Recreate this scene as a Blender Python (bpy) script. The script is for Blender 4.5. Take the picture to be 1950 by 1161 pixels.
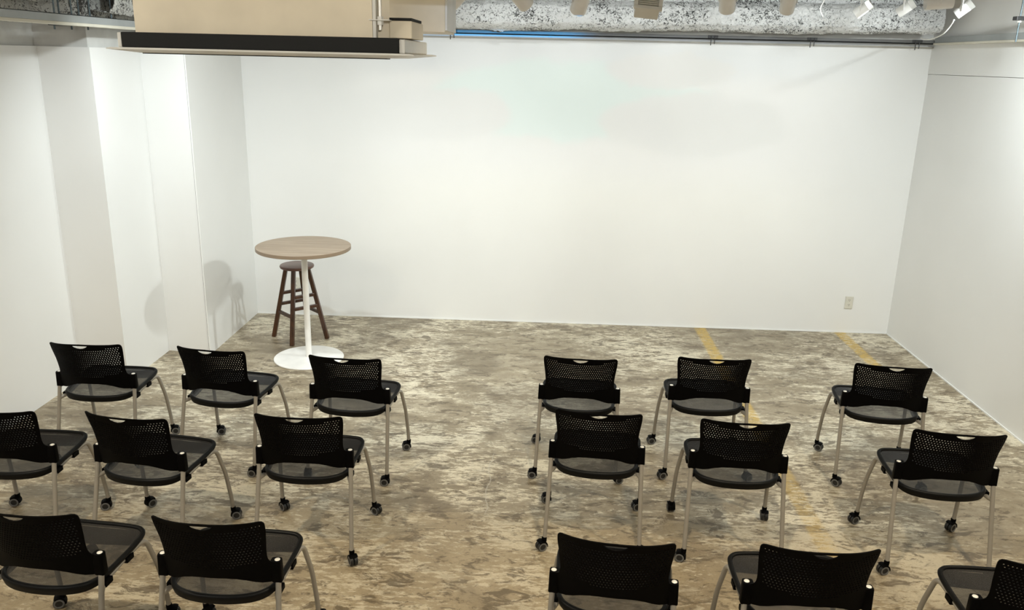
import bpy, bmesh, math, random
from mathutils import Vector, Matrix, noise
from mathutils.geometry import delaunay_2d_cdt

for o in list(bpy.data.objects):
    bpy.data.objects.remove(o)
S = bpy.context.scene
COL = S.collection
PI = math.pi
random.seed(7)

# ------------------------------------------------------------------ camera
F, YAW, PITCH, ROLL, CAMH = 1572.26, -0.0310, 0.2896, 0.0237, 2.535


def cam_axes():
    cy, sy, cp, sp = math.cos(YAW), math.sin(YAW), math.cos(PITCH), math.sin(PITCH)
    f = Vector((sy * cp, cy * cp, -sp))
    r = Vector((cy, -sy, 0))
    u = r.cross(f)
    cr, sr = math.cos(ROLL), math.sin(ROLL)
    return f, r * cr + u * sr, u * cr - r * sr


CF, CR, CU = cam_axes()
cd = bpy.data.cameras.new('camera')
cam = bpy.data.objects.new('camera', cd)
COL.objects.link(cam)
M = Matrix((CR, CU, -CF)).transposed().to_4x4()
M.translation = (0, 0, CAMH)
cam.matrix_world = M
cd.sensor_width = 36
cd.lens = 36 * F / 1950
cd.clip_start = 0.02
S.camera = cam


def at(px, axis, val):
    """point of the place where the ray through a photo pixel meets the plane axis = val"""
    d = CF + CR * ((px[0] - 975) / F) - CU * ((px[1] - 580.5) / F)
    o = Vector((0, 0, CAMH))
    return o + d * ((val - o[axis]) / d[axis])


# ------------------------------------------------------------------ world, exposure
w = bpy.data.worlds.new('world')
S.world = w
w.use_nodes = True
w.node_tree.nodes['Background'].inputs[0].default_value = (0.02, 0.02, 0.02, 1)
w.node_tree.nodes['Background'].inputs[1].default_value = 0.3
S.view_settings.view_transform = 'Standard'
S.view_settings.look = 'None'
S.view_settings.exposure = 0.24
S.view_settings.gamma = 1
S.view_settings.use_curve_mapping = False

SPOT_W = 27.0        # stage spotlights in view
WASH_W = 60.0       # stage spotlights above the frame
HOUSE_W = 55.0        # warm pendants behind the camera
DOWN_W = 150.0        # warm downlights over the seats
BEAM_W = 20.0          # small spotlights on the sprayed beam
PROJ_W = 620.0        # projector

# ------------------------------------------------------------------ room numbers
D, XR = 7.926, 3.487
XL0, XL1, XL2 = -2.829, -3.226, -3.625
YS1, YS2 = 6.70, 6.01
YB, ZC = -3.0, 3.12


# ------------------------------------------------------------------ materials
class NT:
    def __init__(s, name):
        s.m = bpy.data.materials.new(name)
        s.m.use_nodes = True
        s.t = s.m.node_tree
        s.b = s.t.nodes['Principled BSDF']
        s.o = s.t.nodes['Material Output']

    def n(s, typ, **kw):
        nd = s.t.nodes.new(typ)
        for k, v in kw.items():
            if k.startswith('i_'):
                key = k[2:]
                nd.inputs[int(key) if key.isdigit() else key].default_value = v
            else:
                setattr(nd, k, v)
        return nd

    def l(s, a, b):
        s.t.links.new(a, b)

    def coord(s, kind='Object', scale=(1, 1, 1), loc=(0, 0, 0)):
        c = s.n('ShaderNodeTexCoord')
        mp = s.n('ShaderNodeMapping')
        mp.inputs['Scale'].default_value = scale
        mp.inputs['Location'].default_value = loc
        s.l(c.outputs[kind], mp.inputs[0])
        return mp.outputs[0]

    def noise(s, co, scale, detail=4, rough=.5, dist=0.):
        nd = s.n('ShaderNodeTexNoise', i_Scale=scale, i_Detail=detail, i_Roughness=rough, i_Distortion=dist)
        s.l(co, nd.inputs['Vector'])
        return nd.outputs[0]

    def ramp(s, fac, stops):
        nd = s.n('ShaderNodeValToRGB')
        e = nd.color_ramp.elements
        while len(e) < len(stops):
            e.new(.5)
        for k, (p, c) in enumerate(stops):
            e[k].position = p
            e[k].color = c if len(c) == 4 else (*c, 1)
        s.l(fac, nd.inputs[0])
        return nd.outputs[0]

    def mask(s, fac, a, b):
        nd = s.n('ShaderNodeMapRange', clamp=True)
        nd.interpolation_type = 'SMOOTHSTEP'
        nd.inputs[1].default_value = a
        nd.inputs[2].default_value = b
        s.l(fac, nd.inputs[0])
        return nd.outputs[0]

    def math(s, op, a, b=None, c=None):
        nd = s.n('ShaderNodeMath', operation=op)
        for k, v in enumerate((a, b, c)):
            if v is None:
                continue
            if isinstance(v, (int, float)):
                nd.inputs[k].default_value = v
            else:
                s.l(v, nd.inputs[k])
        return nd.outputs[0]

    def mix(s, fac, a, b, blend='MIX'):
        nd = s.n('ShaderNodeMix', data_type='RGBA', blend_type=blend)
        for k, v in ((0, fac), (6, a), (7, b)):
            if isinstance(v, (int, float)):
                nd.inputs[k].default_value = v
            elif isinstance(v, tuple):
                nd.inputs[k].default_value = v if len(v) == 4 else (*v, 1)
            else:
                s.l(v, nd.inputs[k])
        return nd.outputs[2]

    def bump(s, h, strength=.2, dist=.01):
        nd = s.n('ShaderNodeBump', i_Strength=strength, i_Distance=dist)
        s.l(h, nd.inputs['Height'])
        s.l(nd.outputs[0], s.b.inputs['Normal'])


def plain(name, col, rough=.5, metal=0., spec=None, var=.06, vscale=8.):
    """procedural paint / plastic: a colour with faint mottling"""
    q = NT(name)
    co = q.coord()
    nz = q.noise(co, vscale, 3)
    a = tuple(c * (1 - var) for c in col)
    b = tuple(min(1, c * (1 + var)) for c in col)
    q.l(q.ramp(nz, [(.3, a), (.7, b)]), q.b.inputs['Base Color'])
    q.b.inputs['Roughness'].default_value = rough
    q.b.inputs['Metallic'].default_value = metal
    if spec is not None:
        q.b.inputs['Specular IOR Level'].default_value = spec
    return q.m


def mat_wall():
    q = NT('white_wall_paint')
    co = q.coord()
    nz = q.noise(co, 1.2, 4)
    q.l(q.ramp(nz, [(.3, (.79, .79, .775)), (.7, (.82, .82, .805))]), q.b.inputs['Base Color'])
    q.b.inputs['Roughness'].default_value = .75
    q.b.inputs['Specular IOR Level'].default_value = .25
    q.bump(q.noise(co, 140, 3), .05, .002)
    return q.m


def mat_floor():
    q = NT('worn_concrete')
    co = q.coord()
    streak = q.coord(scale=(.8, 1.5, 1))
    sep = q.n('ShaderNodeSeparateXYZ')
    q.l(co, sep.inputs[0])
    X, Y = sep.outputs[0], sep.outputs[1]
    big = q.noise(co, .8, 5, .55, .3)
    mid = q.noise(streak, 3.4, 10, .70, .5)
    fine = q.noise(q.coord(scale=(.8, 2.6, 1)), 16, 9, .74, .3)
    grain = q.noise(co, 90, 4, .7)
    # front zone: screed without the flaked paint
    wob = q.math('MULTIPLY_ADD', q.noise(co, 3, 4), .16, Y)
    front = q.mask(wob, 4.36, 4.28)
    base = q.ramp(mid, [(.30, (.185, .145, .088)), (.45, (.29, .238, .158)), (.58, (.38, .322, .226)), (.76, (.48, .42, .31))])
    basef = q.ramp(q.noise(co, 1.9, 9, .66, .3), [(.28, (.20, .152, .088)), (.45, (.315, .252, .158)), (.58, (.385, .315, .205)), (.78, (.46, .385, .265))])
    col = q.mix(q.math('MULTIPLY', front, .85), base, basef)
    # flakes of pale paint
    fl = q.math('ADD', q.math('MULTIPLY', mid, .42), q.math('MULTIPLY', fine, .62))
    fl = q.math('ADD', fl, q.math('MULTIPLY', big, .42))
    fm = q.mask(fl, .735, .785)
    fm = q.math('MULTIPLY', fm, q.math('MULTIPLY_ADD', front, -.35, .85))
    col = q.mix(fm, col, (.72, .655, .50))
    # brown scuffs
    sc = q.noise(q.coord(scale=(.9, 2.0, 1), loc=(3.1, 7.7, 0)), 6.5, 10, .74, .7)
    sm = q.math('MULTIPLY', q.mask(sc, .52, .59), .78)
    col = q.mix(sm, col, (.100, .073, .041))
    sc2 = q.noise(q.coord(scale=(1.2, 3.2, 1), loc=(8.3, 1.7, 0)), 17, 8, .74, .4)
    col = q.mix(q.math('MULTIPLY', q.mask(sc2, .555, .63), .55), col, (.105, .078, .045))
    st = q.noise(q.coord(loc=(9, 2, 0)), 1.3, 5, .6, .6)
    col = q.mix(q.math('MULTIPLY', q.mask(st, .48, .66), .50), col, (.135, .103, .064))
    # dark pits
    pit = q.noise(q.coord(scale=(1, 1.6, 1), loc=(1.7, 4.4, 0)), 22, 5, .6, .4)
    col = q.mix(q.math('MULTIPLY', q.mask(pit, .66, .72), .6), col, (.07, .052, .035))
    # joint between the two pours, and one pale crack in the aisle
    jt = q.math('ABSOLUTE', q.math('SUBTRACT', wob, 4.33))
    col = q.mix(q.math('MULTIPLY', q.mask(jt, .010, .003), .35), col, (.12, .09, .06))
    cx = q.math('ABSOLUTE', q.math('SUBTRACT', q.math('MULTIPLY_ADD', q.noise(co, 5, 5), .10, X), -.215))
    cl = q.math('MULTIPLY', q.mask(cx, .006, .002), q.math('MULTIPLY', q.mask(Y, 4.2, 4.3), q.mask(Y, 5.1, 4.9)))
    col = q.mix(q.math('MULTIPLY', cl, .6), col, (.5, .46, .38))
    # the two worn yellow lines
    def stripe(c, y0):
        dx = q.math('ABSOLUTE', q.math('SUBTRACT', q.math('MULTIPLY_ADD', q.noise(co, 14, 6, .7), .05, X), c + .025))
        m = q.mask(dx, .070, .040)
        return q.math('MULTIPLY', m, q.mask(Y, y0 - .06, y0 + .06))
    ym = q.math('ADD', stripe(1.637, 3.0), stripe(3.02, 6.9))
    wear = q.mask(q.math('ADD', q.math('MULTIPLY', fine, .6), q.math('MULTIPLY', sc2, .4)), .60, .46)
    fade = q.mask(Y, 3.2, 7.2)
    ym = q.math('MULTIPLY', ym, q.math('MULTIPLY', wear, q.math('MULTIPLY_ADD', fade, .58, .26)))
    col = q.mix(ym, col, (.56, .36, .045))
    # grain
    gm = q.n('ShaderNodeMapRange')
    gm.inputs[3].default_value = .82
    gm.inputs[4].default_value = 1.16
    q.l(grain, gm.inputs[0])
    gc = q.n('ShaderNodeCombineColor')
    for k in range(3):
        q.l(gm.outputs[0], gc.inputs[k])
    col = q.mix(1., col, gc.outputs[0], 'MULTIPLY')
    q.l(col, q.b.inputs['Base Color'])
    rr = q.n('ShaderNodeMapRange')
    rr.inputs[3].default_value = .22
    rr.inputs[4].default_value = .55
    q.l(fine, rr.inputs[0])
    q.l(rr.outputs[0], q.b.inputs['Roughness'])
    q.b.inputs['Specular IOR Level'].default_value = .45
    h = q.math('ADD', q.math('MULTIPLY', fine, .6), q.math('MULTIPLY', fm, .4))
    q.bump(h, .16, .006)
    return q.m


def mat_spray(name, light=(.93, .94, .94), dark=(.07, .075, .075), amt=.6, sc=42., lo=.52, hi=.63):
    """sprayed fireproofing: pale fibrous lumps with dark pits"""
    q = NT(name)
    co = q.coord()
    v = q.noise(co, sc, 6, .7, 1.2)
    v2 = q.noise(co, 3.0, 4, .6)
    s = q.math('ADD', v, q.math('MULTIPLY_ADD', v2, .5, -.25))
    col = q.mix(q.math('MULTIPLY', q.mask(s, lo, hi), amt), light, dark)
    q.l(col, q.b.inputs['Base Color'])
    q.b.inputs['Roughness'].default_value = .8
    q.bump(v, .9, .03)
    return q.m


def mat_wood(name, a, b, axis_scale, rough, sc=6.):
    q = NT(name)
    co = q.coord(scale=axis_scale)
    n1 = q.noise(co, sc, 6, .6, .3)
    n2 = q.noise(co, sc * 6, 4, .6, .1)
    f = q.math('ADD', q.math('MULTIPLY', n1, .7), q.math('MULTIPLY', n2, .3))
    q.l(q.ramp(f, [(.36, a), (.5, tuple((x + y) / 2 for x, y in zip(a, b))), (.64, b)]), q.b.inputs['Base Color'])
    q.b.inputs['Roughness'].default_value = rough
    q.bump(f, .06, .003)
    return q.m


def mat_meshseat():
    q = NT('woven_seat_mesh')
    c = q.coord()
    sep = q.n('ShaderNodeSeparateXYZ')
    q.l(c, sep.inputs[0])
    k = 2 * PI / .0045
    a = q.math('SINE', q.math('MULTIPLY', sep.outputs[0], k))
    b = q.math('SINE', q.math('MULTIPLY', sep.outputs[1], k))
    g = q.math('MULTIPLY', a, b)
    hole = q.mask(g, -.25, .12)
    q.b.inputs['Base Color'].default_value = (.009, .0075, .006, 1)
    q.b.inputs['Roughness'].default_value = .55
    tr = q.n('ShaderNodeBsdfTransparent')
    mx = q.n('ShaderNodeMixShader')
    q.l(q.math('MULTIPLY', hole, .36), mx.inputs[0])
    q.l(q.b.outputs[0], mx.inputs[1])
    q.l(tr.outputs[0], mx.inputs[2])
    q.l(mx.outputs[0], q.o.inputs[0])
    return q.m


def mat_thread():
    q = NT('threaded_zinc')
    wv = q.n('ShaderNodeTexWave', wave_type='BANDS', bands_direction='Z', i_Scale=90.)
    q.l(q.coord(), wv.inputs['Vector'])
    q.l(q.ramp(wv.outputs[0], [(.3, (.03, .05, .06)), (.7, (.16, .20, .22))]), q.b.inputs['Base Color'])
    q.b.inputs['Metallic'].default_value = .6
    q.b.inputs['Roughness'].default_value = .4
    return q.m


WALL = mat_wall()
FLOOR = mat_floor()
SPRAY = mat_spray('sprayed_insulation', light=(.96, .97, .97), amt=1.)
SPRAYD = mat_spray('pitted_insulation', (.78, .78, .74), (.06, .055, .05), .95, 40., .50, .58)
SLAB = plain('concrete_slab', (.50, .50, .48), .8, var=.12, vscale=5)
BLACK = plain('black_plastic', (.0014, .0013, .0013), .55, spec=.05)
RIMM = plain('charcoal_plastic', (.003, .003, .0028), .45, spec=.16)
TUBE = plain('champagne_tube', (.285, .262, .222), .42, metal=.15)
CAPM = plain('pale_metal_cap', (.78, .76, .70), .35, metal=.2)
MESH = mat_meshseat()
TYRE = plain('black_rubber', (.010, .010, .010), .5)
RING = plain('grey_wheel_ring', (.13, .13, .125), .5)
OAK = mat_wood('pale_oak_laminate', (.235, .170, .112), (.42, .325, .232), (.5, 11, 1), .42, 3.)
OAKE = plain('oak_edge_band', (.25, .185, .125), .45)
WHITE = plain('white_powder_coat', (.84, .83, .80), .3)
DWOOD = mat_wood('dark_stained_wood', (.026, .011, .005), (.085, .032, .011), (14, 14, 1.2), .3, 3.)
SEATW = mat_wood('dark_stained_seat', (.085, .038, .026), (.135, .065, .045), (4, 12, 1), .32, 3.)
AC1 = plain('cream_painted_steel', (.76, .665, .50), .5)
AC2 = plain('off_white_plastic', (.70, .68, .62), .4)
ACB = plain('black_foam_tape', (.010, .010, .009), .9)
RAILM = plain('galvanised_channel', (.40, .42, .42), .45, metal=.3)
RAILD = plain('dull_grey_channel', (.15, .15, .145), .5, metal=.2)
RAILE = plain('shaded_cream_channel', (.36, .34, .29), .5)  # cream flange, with the shade under the beam put into its colour
RAILC = plain('cream_channel', (.68, .65, .55), .45)
DARKM = plain('dark_steel', (.06, .06, .06), .45, metal=.5)
FIX = plain('white_fixture_paint', (.88, .88, .87), .4)
FIN = plain('silver_fins', (.55, .55, .53), .35, metal=.6)
THREAD = mat_thread()
CABLE = plain('white_cable', (.75, .74, .70), .5)
OUTM = plain('ivory_outlet', (.66, .64, .56), .4)
SLOT = plain('outlet_slot', (.05, .045, .04), .6)
LOUV = plain('louvre_beige', (.74, .72, .66), .5)
GREYP = plain('grey_undercoat', (.60, .60, .58), .8)
GAP = plain('dark_gap', (.03, .028, .025), .9)


# ------------------------------------------------------------------ mesh helpers
def obj(name, bm, mats, parent=None, smooth=False, angle=None):
    me = bpy.data.meshes.new(name)
    bmesh.ops.recalc_face_normals(bm, faces=bm.faces)
    bm.to_mesh(me)
    bm.free()
    for m in (mats if isinstance(mats, (list, tuple)) else [mats]):
        me.materials.append(m)
    if smooth:
        me.polygons.foreach_set('use_smooth', [True] * len(me.polygons))
        if angle is not None:
            me.set_sharp_from_angle(angle=angle)
    o = bpy.data.objects.new(name, me)
    COL.objects.link(o)
    if parent:
        o.parent = parent
    return o


def tag(o, label, cat, group=None):
    o['label'] = label
    o['category'] = cat
    if group:
        o['group'] = group
    return o


def thing(name, label, cat, loc=(0, 0, 0), group=None):
    o = bpy.data.objects.new(name, None)
    o.empty_display_size = .1
    COL.objects.link(o)
    o.location = loc
    return tag(o, label, cat, group)


def struct(name, bm, m):
    o = obj(name, bm, m)
    o['kind'] = 'structure'
    return o


def box(bm, a, b, mi=0, bevel=0.):
    x0, y0, z0 = a
    x1, y1, z1 = b
    v = [bm.verts.new(c) for c in ((x0, y0, z0), (x1, y0, z0), (x1, y1, z0), (x0, y1, z0), (x0, y0, z1), (x1, y0, z1), (x1, y1, z1), (x0, y1, z1))]
    fs = [bm.faces.new([v[i] for i in q]) for q in ((3, 2, 1, 0), (4, 5, 6, 7), (0, 1, 5, 4), (1, 2, 6, 5), (2, 3, 7, 6), (3, 0, 4, 7))]
    for f in fs:
        f.material_index = mi
    if bevel:
        es = list({e for f in fs for e in f.edges})
        r = bmesh.ops.bevel(bm, geom=es, offset=bevel, segments=2, affect='EDGES', profile=.5)
        for f in r['faces']:
            f.material_index = mi
    return v


def frame_of(d, ref=Vector((0, 0, 1))):
    d = d.normalized()
    if abs(d.dot(ref)) > .97:
        ref = Vector((1, 0, 0))
    x = d.cross(ref).normalized()
    return x, x.cross(d).normalized()


def tube(bm, pts, r, seg=12, mi=0, caps=True, closed=False, sec=None):
    """sweep a round (or given) section along points"""
    pts = [Vector(p) for p in pts]
    n = len(pts)
    rs = r if isinstance(r, (list, tuple)) else [r] * n
    rings = []
    px = None
    for i, p in enumerate(pts):
        if closed:
            d = (pts[(i + 1) % n] - pts[i - 1])
        else:
            d = pts[min(i + 1, n - 1)] - pts[max(i - 1, 0)]
        d.normalize()
        if px is None:
            x, y = frame_of(d)
        else:
            x = (px - d * px.dot(d)).normalized()
            y = x.cross(d).normalized()
        px = x
        ring = []
        if sec:
            up = Vector((0, 0, 1))
            side = d.cross(up).normalized()
            for (a, b) in sec:
                ring.append(bm.verts.new(p + side * a + up * b))
        else:
            for k in range(seg):
                t = 2 * PI * k / seg
                ring.append(bm.verts.new(p + (x * math.cos(t) + y * math.sin(t)) * rs[i]))
        rings.append(ring)
    m = len(rings[0])
    for i in range(n if closed else n - 1):
        A, B = rings[i], rings[(i + 1) % n]
        for k in range(m):
            f = bm.faces.new((A[k], A[(k + 1) % m], B[(k + 1) % m], B[k]))
            f.material_index = mi
    if caps and not closed:
        bm.faces.new(rings[0][::-1]).material_index = mi
        bm.faces.new(rings[-1]).material_index = mi
    return rings


def fillet(pts, rad, n=6):
    pts = [Vector(p) for p in pts]
    out = [pts[0]]
    for i in range(1, len(pts) - 1):
        a, b, c = pts[i - 1], pts[i], pts[i + 1]
        r = min(rad, (a - b).length * .48, (c - b).length * .48)
        p0, p2 = b + (a - b).normalized() * r, b + (c - b).normalized() * r
        for k in range(n + 1):
            t = k / n
            out.append(p0 * (1 - t) ** 2 + b * 2 * t * (1 - t) + p2 * t * t)
    out.append(pts[-1])
    return out


def smooth_pts(pts, closed=False, sub=4):
    """Catmull-Rom"""
    P = [Vector(p) for p in pts]
    n = len(P)
    out = []
    for i in range(n if closed else n - 1):
        if closed:
            a, b, c, d = P[i - 1], P[i], P[(i + 1) % n], P[(i + 2) % n]
        else:
            a, b, c, d = P[max(i - 1, 0)], P[i], P[i + 1], P[min(i + 2, n - 1)]
        for k in range(sub):
            t = k / sub
            out.append(.5 * ((2 * b) + (c - a) * t + (2 * a - 5 * b + 4 * c - d) * t * t + (3 * b - a - 3 * c + d) * t ** 3))
    if not closed:
        out.append(P[-1])
    return out


def lathe(bm, prof, seg=32, center=(0, 0, 0), mi=0, axis=None):
    """revolve (r, h) pairs about axis (x, y, d) frame"""
    c = Vector(center)
    ex, ey, ez = axis or (Vector((1, 0, 0)), Vector((0, 1, 0)), Vector((0, 0, 1)))
    rings = []
    for r, h in prof:
        if r < 1e-6:
            rings.append([bm.verts.new(c + ez * h)])
        else:
            rings.append([bm.verts.new(c + ex * (r * math.cos(2 * PI * k / seg)) + ey * (r * math.sin(2 * PI * k / seg)) + ez * h) for k in range(seg)])
    for j, (A, B) in enumerate(zip(rings, rings[1:])):
        m = mi[j] if isinstance(mi, (list, tuple)) else mi
        for k in range(seg):
            k2 = (k + 1) % seg
            if len(A) == 1 and len(B) == 1:
                continue
            if len(A) == 1:
                f = bm.faces.new((A[0], B[k2], B[k]))
            elif len(B) == 1:
                f = bm.faces.new((A[k], A[k2], B[0]))
            else:
                f = bm.faces.new((A[k], A[k2], B[k2], B[k]))
            f.material_index = m


def bar(bm, a, b, w, h, mi=0, ref=Vector((0, 0, 1)), taper=1., bevel=0.):
    """square-section bar"""
    a, b = Vector(a), Vector(b)
    x, y = frame_of(b - a, ref)
    vs = []
    for p, s in ((a, 1.), (b, taper)):
        vs.append([bm.verts.new(p + x * (sx * w / 2 * s) + y * (sy * h / 2 * s)) for sx, sy in ((-1, -1), (1, -1), (1, 1), (-1, 1))])
    fs = [bm.faces.new(vs[0][::-1]), bm.faces.new(vs[1])]
    for k in range(4):
        fs.append(bm.faces.new((vs[0][k], vs[0][(k + 1) % 4], vs[1][(k + 1) % 4], vs[1][k])))
    for f in fs:
        f.material_index = mi
    if bevel:
        es = list({e for f in fs for e in f.edges})
        bmesh.ops.bevel(bm, geom=es, offset=bevel, segments=2, affect='EDGES', profile=.5)


def B():
    return bmesh.new()


# ------------------------------------------------------------------ lights
def spot(name, loc, target, watts, col, angle, blend=1., rad=.05, parent=None):
    ld = bpy.data.lights.new(name, 'SPOT')
    ld.energy = watts
    ld.color = col
    ld.spot_size = math.radians(angle)
    ld.spot_blend = blend
    ld.shadow_soft_size = rad
    o = bpy.data.objects.new(name, ld)
    COL.objects.link(o)
    o.location = loc
    o.rotation_euler = (Vector(target) - Vector(loc)).to_track_quat('-Z', 'Y').to_euler()
    if parent:
        o.parent = parent
        o.location = Vector(loc) - parent.location
    return o


# ------------------------------------------------------------------ the room
bm = B()
box(bm, (-4.2, YB - .2, -.2), (XR + .3, D + .3, 0))
struct('floor', bm, FLOOR)
bm = B()
box(bm, (-4.2, YB - .2, ZC), (XR + .3, D + .3, ZC + .2))
struct('ceiling', bm, SLAB)
bm = B()
box(bm, (XL0 - .4, D, 0), (XR + .2, D + .2, ZC))
struct('wall_back', bm, WALL)
bm = B()
box(bm, (XR, YB, 0), (XR + .2, D, 2.484))
wr = struct('wall_right', bm, WALL)
bm = B()
box(bm, (XR - .004, YB, 2.487), (XR + .2, D, ZC))
o = obj('panel', bm, WALL, wr)
bm = B()
box(bm, (-4.2, YB - .2, 0), (XR + .3, YB, ZC))
struct('wall_rear', bm, WALL)

# stepped wall on the left, one mesh; its upper band sits back a little
def prism(bm, pts, z0, z1):
    a = [bm.verts.new((x, y, z0)) for x, y in pts]
    b = [bm.verts.new((x, y, z1)) for x, y in pts]
    n = len(pts)
    bm.faces.new(a[::-1])
    bm.faces.new(b)
    for k in range(n):
        bm.faces.new((a[k], a[(k + 1) % n], b[(k + 1) % n], b[k]))


ZL = 2.545
bm = B()
prism(bm, [(XL0 - .012, D), (XL0 - .012, YS1 + .002), (XL1, YS1 + .06), (XL1, YS2), (XL2, YS2 + .03), (XL2, YB), (-4.1, YB), (-4.1, D)], 0, ZL)
wl = struct('wall_left', bm, WALL)
bm = B()
prism(bm, [(XL0 - .03, D), (XL0 - .03, YS1 + .03), (XL1 - .025, YS1 + .085), (XL1 - .025, YS2 + .025), (XL2 - .025, YS2 + .05), (XL2 - .025, YB), (-4.1, YB), (-4.1, D)], ZL, ZC)
obj('upper_wall', bm, GREYP, wl)
bm = B()
prism(bm, [(XL1 - .1, YS1), (XL1 - .020, YS1), (XL1 - .020, YS2 + .3), (XL1 - .020, YS2 + .1), (XL1 - .021, YS2 + .02), (XL2 - .022, YS2 + .045), (XL2 - .022, 2), (-3.9, 2), (-3.9, YS1)], 2.70, ZC)
obj('spray_coat', bm, SPRAYD, wl)
bm = B()
box(bm, (XL0 - .010, YS1 - .012, 0), (XL0, D, ZC - .1))
obj('facing_board', bm, WALL, wl)
bm = B()
box(bm, (XL0 - .0165, YS1 - .0005, 0), (XL0 - .010, YS1 + .02, ZC - .1))
obj('shadow_gap', bm, GAP, wl)
# thin pale sealant bead where walls meet the slab
bm = B()
box(bm, (XL0, D - .008, 0), (XR, D, .010))
o = obj('trim_1', bm, WALL)
o['kind'] = 'structure'
bm = B()
box(bm, (XR - .008, .5, 0), (XR, D - .008, .010))
o = obj('trim_2', bm, WALL)
o['kind'] = 'structure'


# ------------------------------------------------------------------ sprayed beams
def rough_sheet(bm, prof, x0, x1, nx, amp, axis=0, sc=9., seed=0., tilt=0.):
    """extrude a profile along x (axis 0) or y (axis 1) and roughen it"""
    P = []
    for (a, b), (c, d) in zip(prof, prof[1:]):
        L = math.hypot(c - a, d - b)
        k = max(1, int(L / .011))
        P += [(a + (c - a) * t / k, b + (d - b) * t / k) for t in range(k)]
    P.append(prof[-1])
    n = len(P)
    nrm = []
    for i in range(n):
        a, b = P[max(i - 2, 0)], P[min(i + 2, n - 1)]
        t = Vector((b[0] - a[0], b[1] - a[1])).normalized()
        nrm.append(Vector((-t.y, t.x)))
    rows = []
    for j in range(nx + 1):
        x = x0 + (x1 - x0) * j / nx
        row = []
        for i, (a, b) in enumerate(P):
            q = Vector((x, a, b + seed))
            h = noise.noise(q * sc) * .6 + noise.noise(q * sc * 3.1) * .55 + noise.noise(q * sc * 8) * .45
            h += noise.noise(q * 1.7) * .7
            pos = Vector((a, b)) + nrm[i] * (h * amp)
            z = pos.y + tilt * (x - x0)
            row.append(bm.verts.new((x, pos.x, z) if axis == 0 else (pos.x, x, z)))
        rows.append(row)
    for A, Bq in zip(rows, rows[1:]):
        for i in range(n - 1):
            bm.faces.new((A[i], A[i + 1], Bq[i + 1], Bq[i]))


bm = B()
rough_sheet(bm, [(7.68, 2.775), (7.50, 2.752), (7.40, 2.765), (7.345, 2.80), (7.335, 2.87), (7.36, 2.94), (7.43, 2.975), (7.49, 2.99), (7.50, 3.05), (7.52, ZC + .01)], -3.0, 3.30, 560, .021, tilt=.010)
o = obj('ceiling_beam', bm, SPRAY, smooth=True)
tag(o, 'sprayed white fireproofed beam running along the top of the far wall', 'beam')
bm = B()
rough_sheet(bm, [(-3.62, 2.86), (-3.47, 2.84), (-3.42, 2.90), (-3.41, 3.0), (-3.45, ZC + .01)], 3.2, 5.86, 200, .014, axis=1, seed=5)
o = obj('ceiling_beam', bm, SPRAYD, smooth=True)
tag(o, 'pitted sprayed beam above the left wall behind the hanging rail', 'beam')
bm = B()
rough_sheet(bm, [(-3.22, 2.80), (-3.08, 2.78), (-3.03, 2.84), (-3.02, 3.0), (-3.05, ZC + .01)], 6.05, 7.3, 110, .016, axis=1, seed=9)
o = obj('ceiling_beam', bm, SPRAYD, smooth=True)
tag(o, 'short pitted sprayed beam end left of the hanging cassette', 'beam')


# ------------------------------------------------------------------ rails under the beams
t = thing('wall_rail', 'long grey metal channel rail along the top of the far wall', 'rail', (0, D - .10, 2.72))
bm = B()
for y0, y1, z0, z1 in ((D - .13, D - .07, 2.742, 2.750), (D - .13, D - .126, 2.742, 2.775), (D - .074, D - .07, 2.742, 2.775)):
    box(bm, (XL0 + .02, y0, z0), (XR - .02, y1, z1))
o = obj('channel', bm, RAILD, t)
o.location = -t.location
bm = B()
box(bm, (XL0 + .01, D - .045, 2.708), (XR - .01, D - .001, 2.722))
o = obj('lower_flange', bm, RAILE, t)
o.location = -t.location
for px in (862, 1356, 1545, 1745):
    c = at((px, 74), 1, D - .10)
    bm = B()
    box(bm, (c.x - .045, D - .135, 2.752), (c.x + .045, D - .055, 2.776), bevel=.003)
    for dx in (-.016, .016):
        tube(bm, [(c.x + dx, D - .14, 2.772), (c.x + dx, D - .14, 2.69 + .012 * (dx > 0))], .004, 8)
    o = obj('clamp', bm, DARKM, t)
    o.location = -t.location

# rail along the right wall and its rod
t = thing('side_rail', 'cream metal rail along the top of the right wall', 'rail', (XR - .05, 6.9, 2.73))
bm = B()
box(bm, (XR - .07, 4.2, 2.735), (XR - .005, D - .16, 2.752), bevel=.003)
obj('flange', bm, RAILC, t).location = -t.location
bm = B()
box(bm, (XR - .06, 4.2, 2.7525), (XR - .045, D - .16, 2.80), bevel=.002)
obj('web', bm, RAILM, t).location = -t.location

c = at((1934, 80), 1, 6.15)
t = thing('threaded_rod', 'thin threaded rod with a dark clamp by the right wall', 'rod', (c.x, c.y, c.z))
bm = B()
tube(bm, [(0, 0, 0), (0, 0, ZC - c.z)], .0055, 10)
obj('rod', bm, THREAD, t)
bm = B()
box(bm, (-.035, -.03, .142), (.20, .03, .168), bevel=.003)
obj('strut_clamp', bm, DARKM, t)
bm = B()
lathe(bm, [(.0001, .128), (.013, .128), (.013, .140), (.0001, .140)], 6)
obj('nut', bm, CAPM, t)

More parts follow.
